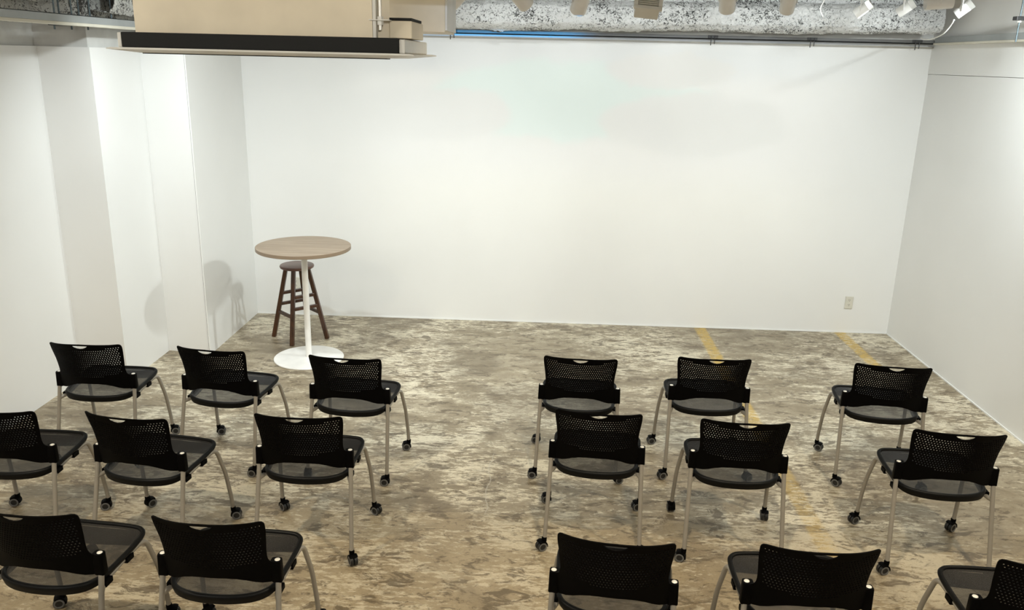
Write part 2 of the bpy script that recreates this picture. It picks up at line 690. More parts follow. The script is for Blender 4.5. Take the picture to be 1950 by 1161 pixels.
# hanging rail at upper left
XT = -3.10
a, b = at((0, 27), 0, XT), at((262, 47), 0, XT)
zt = (a.z + b.z) / 2
t = thing('cable_rail', 'long pale channel hung from threaded rods along the left wall', 'rail', (XT, 6.0, zt))
bm = B()
y0, y1 = 3.6, 7.9
for xa, xb, za, zb in ((-.03, .03, -.018, -.012), (-.03, -.026, -.012, .03), (.026, .03, -.012, .03), (.012, .03, .026, .03)):
    box(bm, (XT + xa, y0, zt + za), (XT + xb, y1, zt + zb))
obj('channel', bm, RAILM, t).location = -t.location
bm = B()
box(bm, (XT - .022, y0, zt - .038), (XT + .034, y1, zt - .0185), bevel=.003)
obj('cover_strip', bm, RAILC, t).location = -t.location
for px, py in ((103, 22), (112, 22), (136, 25), (150, 27), (171, 29), (212, 31)):
    p = at((px, py), 0, XT)
    bm = B()
    tube(bm, [(XT, p.y, zt - .012), (XT, p.y, ZC)], .0055, 8)
    obj('hanger_rod', bm, THREAD, t).location = -t.location
    bm = B()
    lathe(bm, [(.0001, -.0115), (.013, -.0115), (.013, .010), (.0001, .010)], 6, (XT, p.y, zt))
    obj('nut', bm, CAPM, t).location = -t.location
# short strut channel fixed below it to the column
p0, p1 = at((98, 43), 1, YS2 - .01), at((176, 48), 1, YS2 - .01)
t = thing('strut_channel', 'short dark steel strut under the hanging rail at the column', 'strut', (p0.x, YS2, p0.z))
bm = B()
box(bm, (0, -.06, -.018), (p1.x - p0.x, .03, .016), bevel=.003)
obj('strut', bm, DARKM, t)
for k, u in enumerate((.13, .55, .95)):
    bm = B()
    x = u * (p1.x - p0.x)
    tube(bm, [(x, -.045, -.045), (x, -.045, -.0185)], .006, 8)
    obj('bolt', bm, THREAD, t)


# ------------------------------------------------------------------ ceiling cassette
t = thing('air_conditioner', 'cream ceiling cassette air conditioner with black foam band and thin white panel', 'air conditioner', (-.82, 2.85, 2.526))
def ac(name, m, *boxes, bevel=.003):
    bm = B()
    for a, b in boxes:
        box(bm, a, b, bevel=bevel)
    o = obj(name, bm, m, t)
    o.location = -t.location
    return o
# panel: wide rim, sloping in to a smaller lower face
bm = B()
rim = [(-1.256, 2.43), (-.370, 2.43), (-.370, 2.94), (-1.256, 2.94)]
low = [(-1.19, 2.50), (-.4535, 2.50), (-.4535, 2.87), (-1.19, 2.87)]
def ring4(pts, z):
    return [bm.verts.new((x, y, z)) for x, y in pts]
r1, r2, r3, r0 = ring4(rim, 2.5390), ring4(rim, 2.5365), ring4(low, 2.5275), ring4([(x * .97 - .025, y) for x, y in rim], 2.5415)
for A_, B_ in ((r0, r1), (r1, r2), (r2, r3)):
    for k in range(4):
        bm.faces.new((A_[k], A_[(k + 1) % 4], B_[(k + 1) % 4], B_[k]))
bm.faces.new(r3[::-1])
bm.faces.new(r0)
obj('panel', bm, AC2, t).location = -t.location
ac('air_louvre', ACB, ((-1.185, 2.503, 2.5250), (-.459, 2.55, 2.5274)), bevel=0)
ac('foam_band', ACB, ((-1.222, 2.455, 2.5418), (-.418, 2.90, 2.584)))
ac('corner_block', AC2, ((-.4175, 2.462, 2.5418), (-.400, 2.92, 2.581)))
ac('corner_block', AC2, ((-1.236, 2.462, 2.5418), (-1.2225, 2.9, 2.583)))
def ac_prism(name, m, pts, z0, z1):
    bm = B()
    prism(bm, pts, z0, z1)
    obj(name, bm, m, t).location = -t.location
ac_prism('body', AC1, [(-1.198, 2.50), (-.500, 2.50), (-.58, 2.88), (-1.198, 2.88)], 2.5842, 2.86)
ac_prism('body_corner', AC2, [(-.4995, 2.501), (-.490, 2.501), (-.490, 2.53), (-.505, 2.53)], 2.5842, 2.86)
ac_prism('side_plate', AC1, [(-.504, 2.5305), (-.458, 2.545), (-.53, 2.8), (-.56, 2.8)], 2.5842, 2.86)
ac('control_box', AC1, ((-.458, 2.535, 2.5845), (-.391, 2.77, 2.634)))
ac('control_lid', ACB, ((-.457, 2.536, 2.6342), (-.392, 2.74, 2.642)), bevel=0)
bx, by = -.478, 2.505
bm = B()
tube(bm, [(bx, by, 2.606), (bx, by, ZC)], .0045, 10)
obj('hanger_rod', bm, CAPM, t).location = -t.location
bm = B()
box(bm, (bx - .030, by - .018, 2.632), (bx + .030, by + .02, 2.6345))
lathe(bm, [(.0001, 2.620), (.0095, 2.620), (.0095, 2.6318), (.0001, 2.6318)], 6, (bx, by, 0))
lathe(bm, [(.0001, 2.6347), (.0095, 2.6347), (.0095, 2.643), (.0001, 2.643)], 6, (bx, by, 0))
obj('hanger_bracket', bm, CAPM, t).location = -t.location

t = thing('air_duct', 'off white boxed duct hanging behind the ceiling cassette', 'duct', (-.55, 3.75, 2.64))
bm = B()
box(bm, (-.78, 3.55, 2.632), (-.412, 3.92, ZC), bevel=.003)
obj('casing', bm, AC1, t).location = -t.location
bm = B()
box(bm, (-.4118, 3.56, 2.640), (-.404, 3.91, 2.95))
obj('access_panel', bm, AC2, t).location = -t.location


# ------------------------------------------------------------------ track spotlights
def track_light(px, y, aim, dia, length, label, watts=None, angle=75, stem=True, mat=None, target=None):
    c = at(px, 1, y)
    t = thing('track_spotlight', label, 'spotlight', c, 'track spotlights under the ceiling')
    d = Vector(aim).normalized()
    ex, ey = frame_of(d)
    ax = (ex, ey, d)
    r = dia / 2
    L = length / 2
    bm = B()
    lathe(bm, [(.0001, -L), (r * .96, -L), (r, -L + .006), (r, L - .003), (r * .97, L), (r * .88, L), (r * .84, L - .03), (.0001, L - .035)], 28, (0, 0, 0), 0, ax)
    obj('lamp_body', bm, mat or FIX, t, True, .6)
    bm = B()
    for k in range(-3, 4):
        o = ex * (k * r * .27)
        hw = math.sqrt(max(.05, 1 - (k * .27) ** 2)) * r
        bar(bm, o - d * (L + .0005), o - d * (L + r * .95), .0022, hw * 2, ref=ey)
    obj('heat_sink', bm, FIN, t)
    bm = B()
    side = ex if abs(ex.z) < .8 else ey
    for s in (-1, 1):
        p = side * (s * (r + .003))
        bar(bm, p - Vector((0, 0, .008)), p + Vector((0, 0, r + .035)), .003, .016, ref=Vector((0, 1, 0)))
    bar(bm, -side * (r + .005) + Vector((0, 0, r + .035)), side * (r + .005) + Vector((0, 0, r + .035)), .016, .003)
    tube(bm, [(0, 0, r + .036), (0, 0, ZC - .045 - c.z)], .009, 10)
    obj('yoke', bm, mat or FIX, t)
    if watts:
        tg = Vector(target) if target else c + d * 4
        spot('spot_lamp', c + d * (L + .004), tg, watts, (.92, .985, .96), angle, 1., .045, t)
    return c


W = SPOT_W
track_light((866, -2), 4.3, (-.62, .55, -.56), .082, .12, 'white track spotlight beside the boxed duct, leftmost of the ceiling row', W, 95, target=(-2.3, D, 1.2))
track_light((990, -6), 4.3, (.55, .55, -.6), .082, .12, 'white track spotlight tilted right, second in the row from the boxed duct', W, 95, target=(.6, D, 1.3))
track_light((1106, 2), 4.3, (-.18, .65, -.72), .082, .12, 'white track spotlight pointing almost straight down, left of the louvred box', W, 95, target=(-.6, D, 1.3))
track_light((1386, 0), 4.45, (.12, .65, -.72), .082, .12, 'white track spotlight pointing down, right of the louvred box', W, 95, target=(1.6, D, 1.3))
track_light((1502, 3), 4.7, (.05, .65, -.72), .078, .12, 'white track spotlight pointing down beside a dangling white wire', W, 95, target=(2.9, D, 1.3))
track_light((1640, 20), 6.0, (-.62, .35, -.55), .066, .085, 'angled white spotlight with silver fins, leftmost of the three at right', W * 4.2, 70, target=(-2.3, 7.0, .5))
track_light((1721, 18), 6.0, (-.62, .35, -.52), .066, .085, 'angled white spotlight with silver fins, middle of the three at right', W * 3.6, 75, target=(-2.3, 6.2, .3))
track_light((1832, 20), 6.0, (-.58, .35, -.58), .066, .085, 'angled white spotlight with a white cable hanging from its rim', W * 1.6, 90, target=(-.4, 5.2, 0))
track_light((1788, 5), 5.2, (-.95, .1, -.08), .075, .15, 'bright white horizontal spotlight between two angled ones at right')
# the same row goes on above the picture
for k, x in enumerate((-2.3, -1.0, .2, 1.4, 3.0)):
    c = Vector((x, 5.3, 3.0))
    t = thing('track_spotlight', ('leftmost', 'second from left', 'middle', 'second from right', 'rightmost')[k] + ' of five white wash spotlights above the picture', 'spotlight', c, 'wash spotlights above the picture')
    bm = B()
    lathe(bm, [(.0001, .05), (.035, .05), (.04, .045), (.04, -.03), (.036, -.03), (.034, 0), (.0001, 0)], 24)
    obj('lamp_body', bm, FIX, t, True, .6)
    bm = B()
    tube(bm, [(0, 0, .0505), (0, 0, ZC - 3.0)], .009, 10)
    obj('yoke', bm, FIX, t)
    spot('spot_lamp', c + Vector((0, 0, -.032)), (x, 7.6, 0), WASH_W * (2.6, .9, .68, .9, 2.6)[k], (.92, .99, 1.0), 150, 1., .05, t)
for k, x in enumerate((-.2, .7, 1.6, 2.5)):
    c = Vector((x, 6.2, 3.045))
    t = thing('track_spotlight', ('leftmost', 'second from left', 'second from right', 'rightmost')[k] + ' of four small white spotlights facing the sprayed beam', 'spotlight', c, 'beam spotlights above the picture')
    bm = B()
    ax = (Vector((1, 0, 0)), Vector((0, 0, 1)), Vector((0, 1, 0)))
    lathe(bm, [(.0001, -.08), (.024, -.08), (.027, -.075), (.027, 0), (.024, 0), (.022, -.02), (.0001, -.02)], 24, (0, 0, 0), 0, ax)
    obj('lamp_body', bm, FIX, t, True, .6)
    bm = B()
    tube(bm, [(0, -.04, .0275), (0, -.04, ZC - 3.045)], .008, 10)
    obj('yoke', bm, FIX, t)
    spot('spot_lamp', c + Vector((0, .003, 0)), (x, 7.4, 3.02), BEAM_W, (.94, .99, .98), 66, 1., .02, t)
for px0, px1, y, lab in ((840, 1420, 4.3, 'white ceiling track carrying the spotlights beside the louvred box'), (1440, 1560, 4.7, 'short white ceiling track beside the dangling wire'),
                         (1600, 1890, 6.0, 'white ceiling track carrying the three angled spotlights'), (1700, 1850, 5.2, 'white ceiling track carrying the horizontal spotlight')):
    a, b = at((px0, 0), 1, y), at((px1, 0), 1, y)
    bm = B()
    box(bm, (a.x, y - .018, ZC - .044), (b.x, y + .018, ZC), bevel=.002)
    tag(obj('lighting_track', bm, FIX), lab, 'track')

# dangling wire and cable
c = at((1568, 0), 1, 5.6)
bm = B()
tube(bm, smooth_pts([(c.x, 5.6, ZC), (c.x + .01, 5.6, c.z + .02), (c.x - .012, 5.6, c.z - .05), (c.x + .012, 5.6, c.z - .10)]), .0035, 8)
tag(obj('hanging_wire', bm, CABLE, smooth=True), 'short white wire dangling from the ceiling between spotlights', 'wire')
pts = [at(p, 1, y) for p, y in (((1817, 38), 6.0), ((1808, 52), 6.05), ((1795, 65), 6.1), ((1775, 74), 6.3), ((1760, 75), 6.7), ((1754, 72), 7.2))]
bm = B()
tube(bm, smooth_pts(pts), .0045, 8)
tag(obj('power_cable', bm, CABLE, smooth=True), 'white cable drooping from a spotlight to the far wall rail', 'cable')

# louvred box
c = at((1234, 4), 1, 4.5)
t = thing('louvred_box', 'small square beige louvred box hanging among the spotlights', 'vent', c)
rot = Matrix.Rotation(math.radians(-32), 4, 'X') @ Matrix.Rotation(math.radians(6), 4, 'Y')
def rb(name, m, fn):
    bm = B()
    fn(bm)
    bmesh.ops.transform(bm, matrix=rot, verts=bm.verts)
    return obj(name, bm, m, t)
rb('housing', LOUV, lambda bm: (box(bm, (-.062, -.03, -.062), (.062, .055, .062), bevel=.006)))
def fr(bm):
    for a, b in (((-.072, -.045, -.072), (.072, -.031, -.052)), ((-.072, -.045, .052), (.072, -.031, .072)), ((-.072, -.045, -.0515), (-.052, -.031, .0515)), ((.052, -.045, -.0515), (.072, -.031, .0515))):
        box(bm, a, b, bevel=.003)
rb('frame', LOUV, fr)
for k in range(9):
    z = -.044 + k * .011
    rb('slat', OUTM, lambda bm: box(bm, (-.0515, -.043, z), (.0515, -.032, z + .005)))
bm = B()
tube(bm, [(0, .02, .07), (0, .02, ZC - c.z)], .008, 10)
obj('stem', bm, FIX, t)


# ------------------------------------------------------------------ outlets
def outlet(c, label):
    t = thing('wall_outlet', label, 'outlet', c)
    bm = B()
    box(bm, (-.038, -.012, -.062), (.038, 0, .062), bevel=.004)
    obj('cover_plate', bm, OUTM, t)
    for z in (.023, -.023):
        bm = B()
        lathe(bm, [(.0001, .0135), (.0155, .0135), (.017, .012)], 20, (0, 0, z), 0, (Vector((1, 0, 0)), Vector((0, 0, 1)), Vector((0, -1, 0))))
        s = obj('socket', bm, OUTM, t)
        bm = B()
        box(bm, (-.0075, -.0142, z), (-.0045, -.0128, z + .009))
        box(bm, (.0045, -.0142, z), (.0075, -.0128, z + .009))
        box(bm, (-.002, -.0142, z - .010), (.002, -.0128, z - .005))
        obj('slot', bm, SLOT, t)
outlet((3.072, D, .312), 'ivory double wall outlet low on the far wall at right')
outlet((-2.415, D, .33), 'pale wall outlet behind the wooden stool')


# ------------------------------------------------------------------ bar table
t = thing('pedestal_table', 'tall round table with pale wood top, white pole and disc base', 'table', (-1.962, 6.685, 0))
bm = B()
lathe(bm, [(.0001, .970), (.386, .970), (.390, .973), (.390, .998), (.388, 1.0), (.0001, 1.0)], 72, mi=[1, 1, 1, 1, 0])
obj('table_top', bm, [OAK, OAKE], t, True, .5)
bm = B()
lathe(bm, [(.0001, .948), (.15, .948), (.15, .9695), (.0001, .9695)], 32)
obj('top_plate', bm, WHITE, t, True, .5)
bm = B()
tube(bm, [(0, 0, .0165), (0, 0, .9475)], .0255, 24)
obj('pole', bm, WHITE, t, True, .6)
bm = B()
lathe(bm, [(.0001, 0), (.293, 0), (.297, .003), (.297, .010), (.293, .0135), (.05, .016), (.0001, .016)], 72)
obj('base', bm, WHITE, t, True, .5)


# ------------------------------------------------------------------ stool
t = thing('wooden_stool', 'dark stained wooden stool with square legs and rungs behind the table', 'stool', (-2.19, 7.223, 0))
bm = B()
lathe(bm, [(.0001, .670), (.140, .670), (.150, .676), (.1535, .687), (.150, .697), (.140, .701), (.0001, .699)], 40)
obj('seat', bm, SEATW, t, True, .7)
foot = [(-.252, .004), (-.010, -.240), (.252, -.004), (.010, .240)]     # left, front, right, back
top = [(x * .40, y * .40) for x, y in foot]
def legp(i, z):
    u = z / .67
    return Vector((foot[i][0] * (1 - u) + top[i][0] * u, foot[i][1] * (1 - u) + top[i][1] * u, z))
for i in range(4):
    bm = B()
    bar(bm, legp(i, .0), legp(i, .6695), .037, .037, ref=Vector((-foot[i][1], foot[i][0], 0)), taper=.95, bevel=.004)
    obj('leg', bm, DWOOD, t)
for i, j, z in ((1, 2, .425), (1, 2, .32), (3, 0, .425), (3, 0, .32), (0, 1, .25), (2, 3, .25)):
    bm = B()
    bar(bm, legp(i, z), legp(j, z), .022, .030, bevel=.003)
    obj('rung', bm, DWOOD, t)


# ------------------------------------------------------------------ the chairs
def back_xyz(x, z):
    def lerp(tab, v):
        for (a, p), (b, q) in zip(tab, tab[1:]):
            if v <= b:
                u = max(0, (v - a) / (b - a))
                return p + (q - p) * u
        return tab[-1][1]
    yc = lerp([(.49, -.060), (.60, -.086), (.70, -.110), (.83, -.146)], z)
    ye = lerp([(.49, .000), (.60, -.012), (.70, -.035), (.83, -.080)], z)
    u = min(1., abs(x) / .222)
    return Vector((x, yc + (ye - yc) * u ** 2.1, z))


def make_back():
    half = [(0, .547), (.05, .546), (.09, .540), (.125, .528), (.155, .513), (.18, .503), (.205, .499), (.22, .4985), (.236, .4985), (.236, .5905), (.228, .5912), (.2205, .5935), (.2140, .599), (.2098, .608), (.2078, .620),
            (.207, .635), (.2085, .665), (.212, .70), (.217, .74), (.2215, .775), (.2225, .792), (.221, .804), (.215, .8125), (.205, .816), (.17, .8175), (.12, .8215), (.06, .826), (0, .8285)]
    full = half + [(-x, z) for x, z in half[-2:0:-1]]
    # resample
    ol = []
    n = len(full)
    for i in range(n):
        a, b = Vector(full[i]), Vector(full[(i + 1) % n])
        k = max(1, int((b - a).length / .012))
        ol += [a + (b - a) * (j / k) for j in range(k)]
    verts = list(ol)
    edges = [(i, (i + 1) % len(ol)) for i in range(len(ol))]
    HOLE = {}

    def loop(pts):
        s = len(verts)
        for i in range(len(pts)):
            HOLE[s + i] = s
        verts.extend(Vector(p) for p in pts)
        m = len(pts)
        edges.extend((s + i, s + (i + 1) % m) for i in range(m))
    hz = .8155
    hl = [(-.048, hz + .002), (-.036, hz - .0085), (-.018, hz - .0155), (0, hz - .018), (.018, hz - .0155), (.036, hz - .0085), (.048, hz + .002), (.03, hz + .0035), (0, hz + .004), (-.03, hz + .0035)]
    loop(hl)
    def wside(z):
        tab = [(.59, .185), (.64, .192), (.70, .196), (.76, .203), (.80, .207)]
        for (a, p), (b, q) in zip(tab, tab[1:]):
            if z <= b:
                return p + (q - p) * (z - a) / (b - a)
        return .207
    pxx, pz = .0124, .0130
    row = 0
    z = .598
    while z < .806:
        off = .5 * (row % 2)
        for k in range(-24, 25):
            x = (k + off) * pxx
            if abs(x) > wside(z):
                continue
            lo = .602 - .012 * math.cos(min(1, abs(x) / .2) * PI)
            if z < lo - .002:
                continue
            if z > .800 - .012 * (1 - (abs(x) / .21) ** 2):
                continue
            if abs(x) < .062 and z > hz - .030 + .012 * (abs(x) / .062):
                continue
            a, b = .0031, .0042
            loop([(x + a * math.cos(q), z + b * math.sin(q)) for q in (PI / 6 + PI / 3 * j for j in range(6))])
        row += 1
        z += pz
    # extra inner points so the solid band and margins follow the curve
    for ix in range(-22, 23):
        for zz in (.5535, .563, .575, .588):
            verts.append(Vector((ix * .0098, zz)))
    V2, E2, F2, OV, *_ = delaunay_2d_cdt([Vector((v[0], v[1])) for v in verts], edges, [], 1, 1e-7)
    own = [{HOLE.get(j, -1) for j in ov} for ov in OV]
    F2 = [f for f in F2 if not any(h >= 0 for h in own[f[0]] & own[f[1]] & own[f[2]])]
    bm = B()
    T = .0055
    front, rear = [], []
    for v in V2:
        p = back_xyz(v.x, v.y)
        e = .002
        n_ = (back_xyz(v.x + e, v.y) - back_xyz(v.x - e, v.y)).cross(back_xyz(v.x, v.y + e) - back_xyz(v.x, v.y - e)).normalized()
        front.append(bm.verts.new(p))
        rear.append(bm.verts.new(p + n_ * T))
    cnt = {}
    for f in F2:
        f = list(f)
        for i in range(len(f)):
            e = (f[i], f[(i + 1) % len(f)])
            cnt[tuple(sorted(e))] = cnt.get(tuple(sorted(e)), []) + [e]
        bm.faces.new([front[i] for i in f])
        bm.faces.new([rear[i] for i in f[::-1]])
    for k, es in cnt.items():
        if len(es) == 1:
            a, b = es[0]
            bm.faces.new((front[b], front[a], rear[a], rear[b]))
    for v in [v for v in bm.verts if not v.link_faces]:
        bm.verts.remove(v)
    # sleeves round the rear legs
    for s in (-1, 1):
        rr = []
        for z, g in ((.4975, .94), (.5000, 1.), (.5885, 1.), (.5920, .94)):
            c = rear_leg(s, z)
            c.y = .001
            ring = []
            for cx, cy, a0 in ((.008, .011, 0), (-.018, .011, 90), (-.018, -.0105, 180), (.008, -.0105, 270)):
                for k in range(4):
                    a = math.radians(a0 + 30 * k)
                    q = Vector(((cx + .0085 * math.cos(a)) * g * s, (cy + .0085 * math.sin(a)) * g, 0))
                    ring.append(bm.verts.new(c + q))
            rr.append(ring)
        for A_, B_ in zip(rr, rr[1:]):
            for k in range(16):
                bm.faces.new((A_[k], A_[(k + 1) % 16], B_[(k + 1) % 16], B_[k]))
        bm.faces.new(rr[0][::-1])
        bm.faces.new(rr[-1])
    return bm


def rear_leg(s, z):
    u = (z - .075) / (.59 - .075)
    return Vector((s * (.252 + (.2365 - .252) * u), -.107 + (.012 + .107) * u, z))


def seat_outline():
    half = [(0, .345), (.09, .345), (.17, .341), (.205, .334), (.226, .316), (.233, .285), (.231, .22), (.226, .14), (.220, .07), (.208, .01), (.178, -.030), (.127, -.057), (.065, -.071)]
    full = half + [(0, -.075)] + [(-x, y) for x, y in half[:0:-1]]
    pts = smooth_pts([(x, y, 0) for x, y in full], closed=True, sub=4)
    return [Vector((p.x, p.y, seat_z(p.y))) for p in pts]


def seat_z(y):
    u = (y + .075) / .42
    return .455 + .022 * u + .020 * u ** 4 + .004 * max(0, .2 - u)


chair_parts = []


def make_chair(name):
    t = thing(name, '', 'chair')
    obj('backrest', make_back(), BLACK, t, True, .7)
    ol = seat_outline()
    bm = B()
    sec = [(.002, -.016), (.008, -.014), (.0105, -.006), (.0105, .002), (.008, .008), (.001, .010), (-.006, .008), (-.010, .002), (-.009, -.005), (-.004, -.015)]
    rings = tube(bm, ol, 0, closed=True, sec=sec)
    for p, rg in zip(ol, rings):            # the rim is deeper along the back
        k = 1 + 1.0 * max(0., min(1., (.10 - p.y) / .14))
        for v in rg:
            if v.co.z < p.z:
                v.co.z = p.z + (v.co.z - p.z) * k
    obj('seat_rim', bm, RIMM, t, True, .9)
    # mesh surface
    inner = []
    cx, cy = 0, .125
    for p in ol:
        d = Vector((cx - p.x, cy - p.y))
        inner.append(Vector((p.x, p.y)) + d.normalized() * .004)
    vs = list(inner)
    es = [(i, (i + 1) % len(inner)) for i in range(len(inner))]
    for i in range(-8, 9):
        for j in range(0, 16):
            q = Vector((i * .026, -.075 + j * .027))
            if min((q - p).length for p in inner) > .014 and abs(q.x) < .215:
                vs.append(q)
    V2, E2, F2, *_ = delaunay_2d_cdt(vs, es, [], 1, 1e-6)
    bm = B()
    vv = []
    for v in V2:
        dd = min((v - p).length for p in inner)
        vv.append(bm.verts.new((v.x, v.y, seat_z(v.y) + .002 - .016 * min(1, dd / .12))))
    for f in F2:
        bm.faces.new([vv[i] for i in f])
    obj('seat_mesh', bm, MESH, t, True)
    # dark flexible panel under the front third
    bm = B()
    g = []
    for j in range(7):
        y = .245 + j * .0150
        hw = .222 if y < .31 else .222 - (y - .31) * 1.0
        g.append([bm.verts.new((x * hw, y, seat_z(y) - .012 - .014 * (1 - abs(x)) * min(1, (.345 - y) / .06))) for x in (-1, -.6, -.2, .2, .6, 1)])
    for A_, B_ in zip(g, g[1:]):
        for k in range(5):
            bm.faces.new((A_[k], A_[k + 1], B_[k + 1], B_[k]))
    r = bmesh.ops.solidify(bm, geom=bm.faces[:], thickness=.003)
    obj('front_panel', bm, RIMM, t, True, .6)
    for s in (-1, 1):
        # rear leg
        bm = B()
        tube(bm, [rear_leg(s, .068), rear_leg(s, .30), rear_leg(s, .4974)], .0115, 14)
        obj('leg', bm, TUBE, t, True, .8)
        bm = B()
        lathe(bm, [(.0112, .5922), (.0105, .5938), (.006, .5948), (.0001, .595)], 16, (rear_leg(s, .5922).x, .002, 0))
        obj('leg_cap', bm, CAPM, t, True)
        # front leg with its seat rail
        bm = B()
        P = [rear_leg(s, .422), Vector((s * .222, .012, .426)), Vector((s * .215, .06, .433)), Vector((s * .222, .20, .453)), Vector((s * .238, .305, .468)), Vector((s * .258, .352, .30)), Vector((s * .266, .377, .135)), Vector((s * .267, .384, .068))]
        tube(bm, fillet(P, .045, 7), .0112, 14)
        obj('leg', bm, TUBE, t, True, .8)
        for yy in (.19, .035):
            bm = B()
            z = seat_z(yy)
            box(bm, (s * .228 - .012, yy - .026, z - .040), (s * .228 + .012, yy + .026, z - .014), bevel=.004)
            obj('stacking_clip', bm, BLACK, t)
    # casters: front left, front right, rear left, rear right
    for s, fr_ in ((-1, 1), (1, 1), (-1, -1), (1, -1)):
        base = Vector((s * .267, .385, 0)) if fr_ > 0 else rear_leg(s, .0) + Vector((0, .014, 0))
        bm = B()
        # local x = direction from the swivel to the axle
        off, wr_ = .018, .0265
        lathe(bm, [(.0001, .050), (.0135, .050), (.0145, .070), (.0125, .076), (.0001, .076)], 16)
        # hood: arc over the wheels
        rows = []
        for k in range(11):
            a = math.radians(-8 + k * 13.5)
            rows.append([bm.verts.new((off + math.cos(PI - a) * (wr_ + .006) * q, yy, .0268 + math.sin(PI - a) * (wr_ + .006) * q)) for yy, q in ((-.0215, .80), (-.0215, .97), (-.012, 1.03), (.012, 1.03), (.0215, .97), (.0215, .80))])
        for A_, B_ in zip(rows, rows[1:]):
            for k in range(5):
                bm.faces.new((A_[k], A_[k + 1], B_[k + 1], B_[k]))
        c = obj('caster', bm, BLACK, t, True, .7)
        c.location = base
        for w_ in (-1, 1):
            bm = B()
            ax = (Vector((1, 0, 0)), Vector((0, 0, 1)), Vector((0, w_, 0)))
            lathe(bm, [(.0001, .003), (.0245, .003), (.0265, .006), (.0265, .018), (.0240, .0205), (.0195, .0212), (.0160, .0205), (.0150, .0185), (.0001, .0180)], 24, (off, 0, .0268), [0, 0, 0, 0, 1, 1, 0, 0], ax)
            obj('wheel', bm, [TYRE, RING], c, True, .6)
    return t


def kids(o):
    return [c for c in ALL if c.parent == o]


POSE = {1: (-2.7469, 4.7422, -.0028), 2: (-1.9561, 4.7248, -.1446), 3: (-1.1264, 4.6628, -.0858), 4: (.2831, 4.7924, -.0633), 5: (1.1014, 4.8655, -.0121), 6: (2.1787, 4.8401, -.1123),
        7: (-2.6873, 3.7514, -.0054), 8: (-1.9966, 3.7463, -.1438), 9: (-1.1691, 3.8219, -.0119), 10: (.3446, 3.9974, -.0826), 11: (1.0788, 3.9488, -.0465), 12: (2.1298, 3.9084, -.073),
        13: (-1.9624, 2.8604, -.0924), 14: (-1.2409, 2.8487, -.0289), 15: (.3384, 2.8287, -.1015), 16: (1.0964, 2.8287, -.0092), 17: (1.9613, 2.7823, -.0478)}
R1, R2, R3 = 'in the far row', 'in the middle row', 'in the nearest row'
LAB = {1: 'black perforated chair %s, closest to the left wall' % R1, 2: 'black perforated chair %s, second from the left wall' % R1,
       3: 'black perforated chair on casters overlapping the white table base', 4: 'black perforated chair %s, just right of the aisle' % R1,
       5: 'black perforated chair %s, covering the longer yellow line' % R1, 6: 'black perforated chair %s, closest to the right wall' % R1,
       7: 'black perforated chair %s, cut by the left picture edge' % R2, 8: 'black perforated chair %s, second from the left wall' % R2,
       9: 'black perforated chair %s, just left of the aisle' % R2, 10: 'black perforated chair %s, just right of the aisle' % R2,
       11: 'black perforated chair %s, beside the faded yellow line' % R2, 12: 'black perforated chair %s, closest to the right wall' % R2,
       13: 'black perforated chair %s, cut by the left picture edge' % R3, 14: 'black perforated chair %s, just left of the aisle' % R3,
       15: 'black perforated chair %s, just right of the aisle' % R3, 16: 'black perforated chair %s, second to the right of the aisle' % R3,
       17: 'black perforated chair %s, cut by the right picture edge' % R3}
# caster swivel, degrees (front left, front right, rear left, rear right); 0 = right, 180 = left
SW = {1: (20, 20, 150, 30), 2: (25, 200, 160, 190), 3: (150, 200, 100, 190), 4: (170, 220, 185, 20), 5: (190, 60, 200, 30), 6: (330, 250, 320, 10), 7: (195, 200, 30, 160), 8: (60, 20, 170, 60),
      9: (320, 330, 10, 300), 10: (190, 200, 215, 40), 11: (95, 265, 170, 60), 12: (205, 215, 200, 20), 13: (210, 20, 140, 70), 14: (340, 30, 200, 90), 15: (120, 40, 200, 30), 16: (170, 20, 60, 10), 17: (30, 160, 200, 100)}
proto = make_chair('office_chair')
ALL = list(bpy.data.objects)


def copy_tree(o, parent=None):
    c = o.copy()
    COL.objects.link(c)
    if parent:
        c.parent = parent
    out = [c]
    for ch in KID.get(o.name, []):
        copy_tree(ch, c)
    return c


KID = {}
for q in ALL:
    if q.parent:
        KID.setdefault(q.parent.name, []).append(q)
for k in sorted(POSE):
    x, y, th = POSE[k]
    o = proto if k == 1 else copy_tree(proto)
    o.location = (x, y, 0)
    o.rotation_euler = (0, 0, th)
    tag(o, LAB[k], 'chair', 'black perforated chairs on casters set out in rows')
    cs = [c for c in (KID[proto.name] if k == 1 else [c for c in COL.objects if c.parent == o]) if c.name.startswith('caster')]
    cs.sort(key=lambda c: (-round(c.location.y, 1), c.location.x))
    for c, a in zip(cs, SW[k]):
        c.rotation_euler = (0, 0, math.radians(a))


# ------------------------------------------------------------------ house lamps behind the camera, projector
def house_lamp(x, y, label):
    t = thing('pendant_lamp', label, 'lamp', (x, y, 2.86), 'bare bulb pendants behind the viewer')
    bm = B()
    lathe(bm, [(.0001, .16), (.018, .158), (.026, .14), (.028, .085), (.02, .083), (.0001, .083)], 20)
    obj('socket', bm, FIX, t, True, .6)
    bm = B()
    tube(bm, [(0, 0, .161), (0, 0, ZC - 2.86)], .005, 8)
    obj('cord', bm, DARKM, t)
    ld = bpy.data.lights.new('bulb', 'POINT')
    ld.energy = HOUSE_W
    ld.color = (1., .96, .88)
    ld.shadow_soft_size = .07
    l = bpy.data.objects.new('bulb', ld)
    COL.objects.link(l)
    l.parent = t


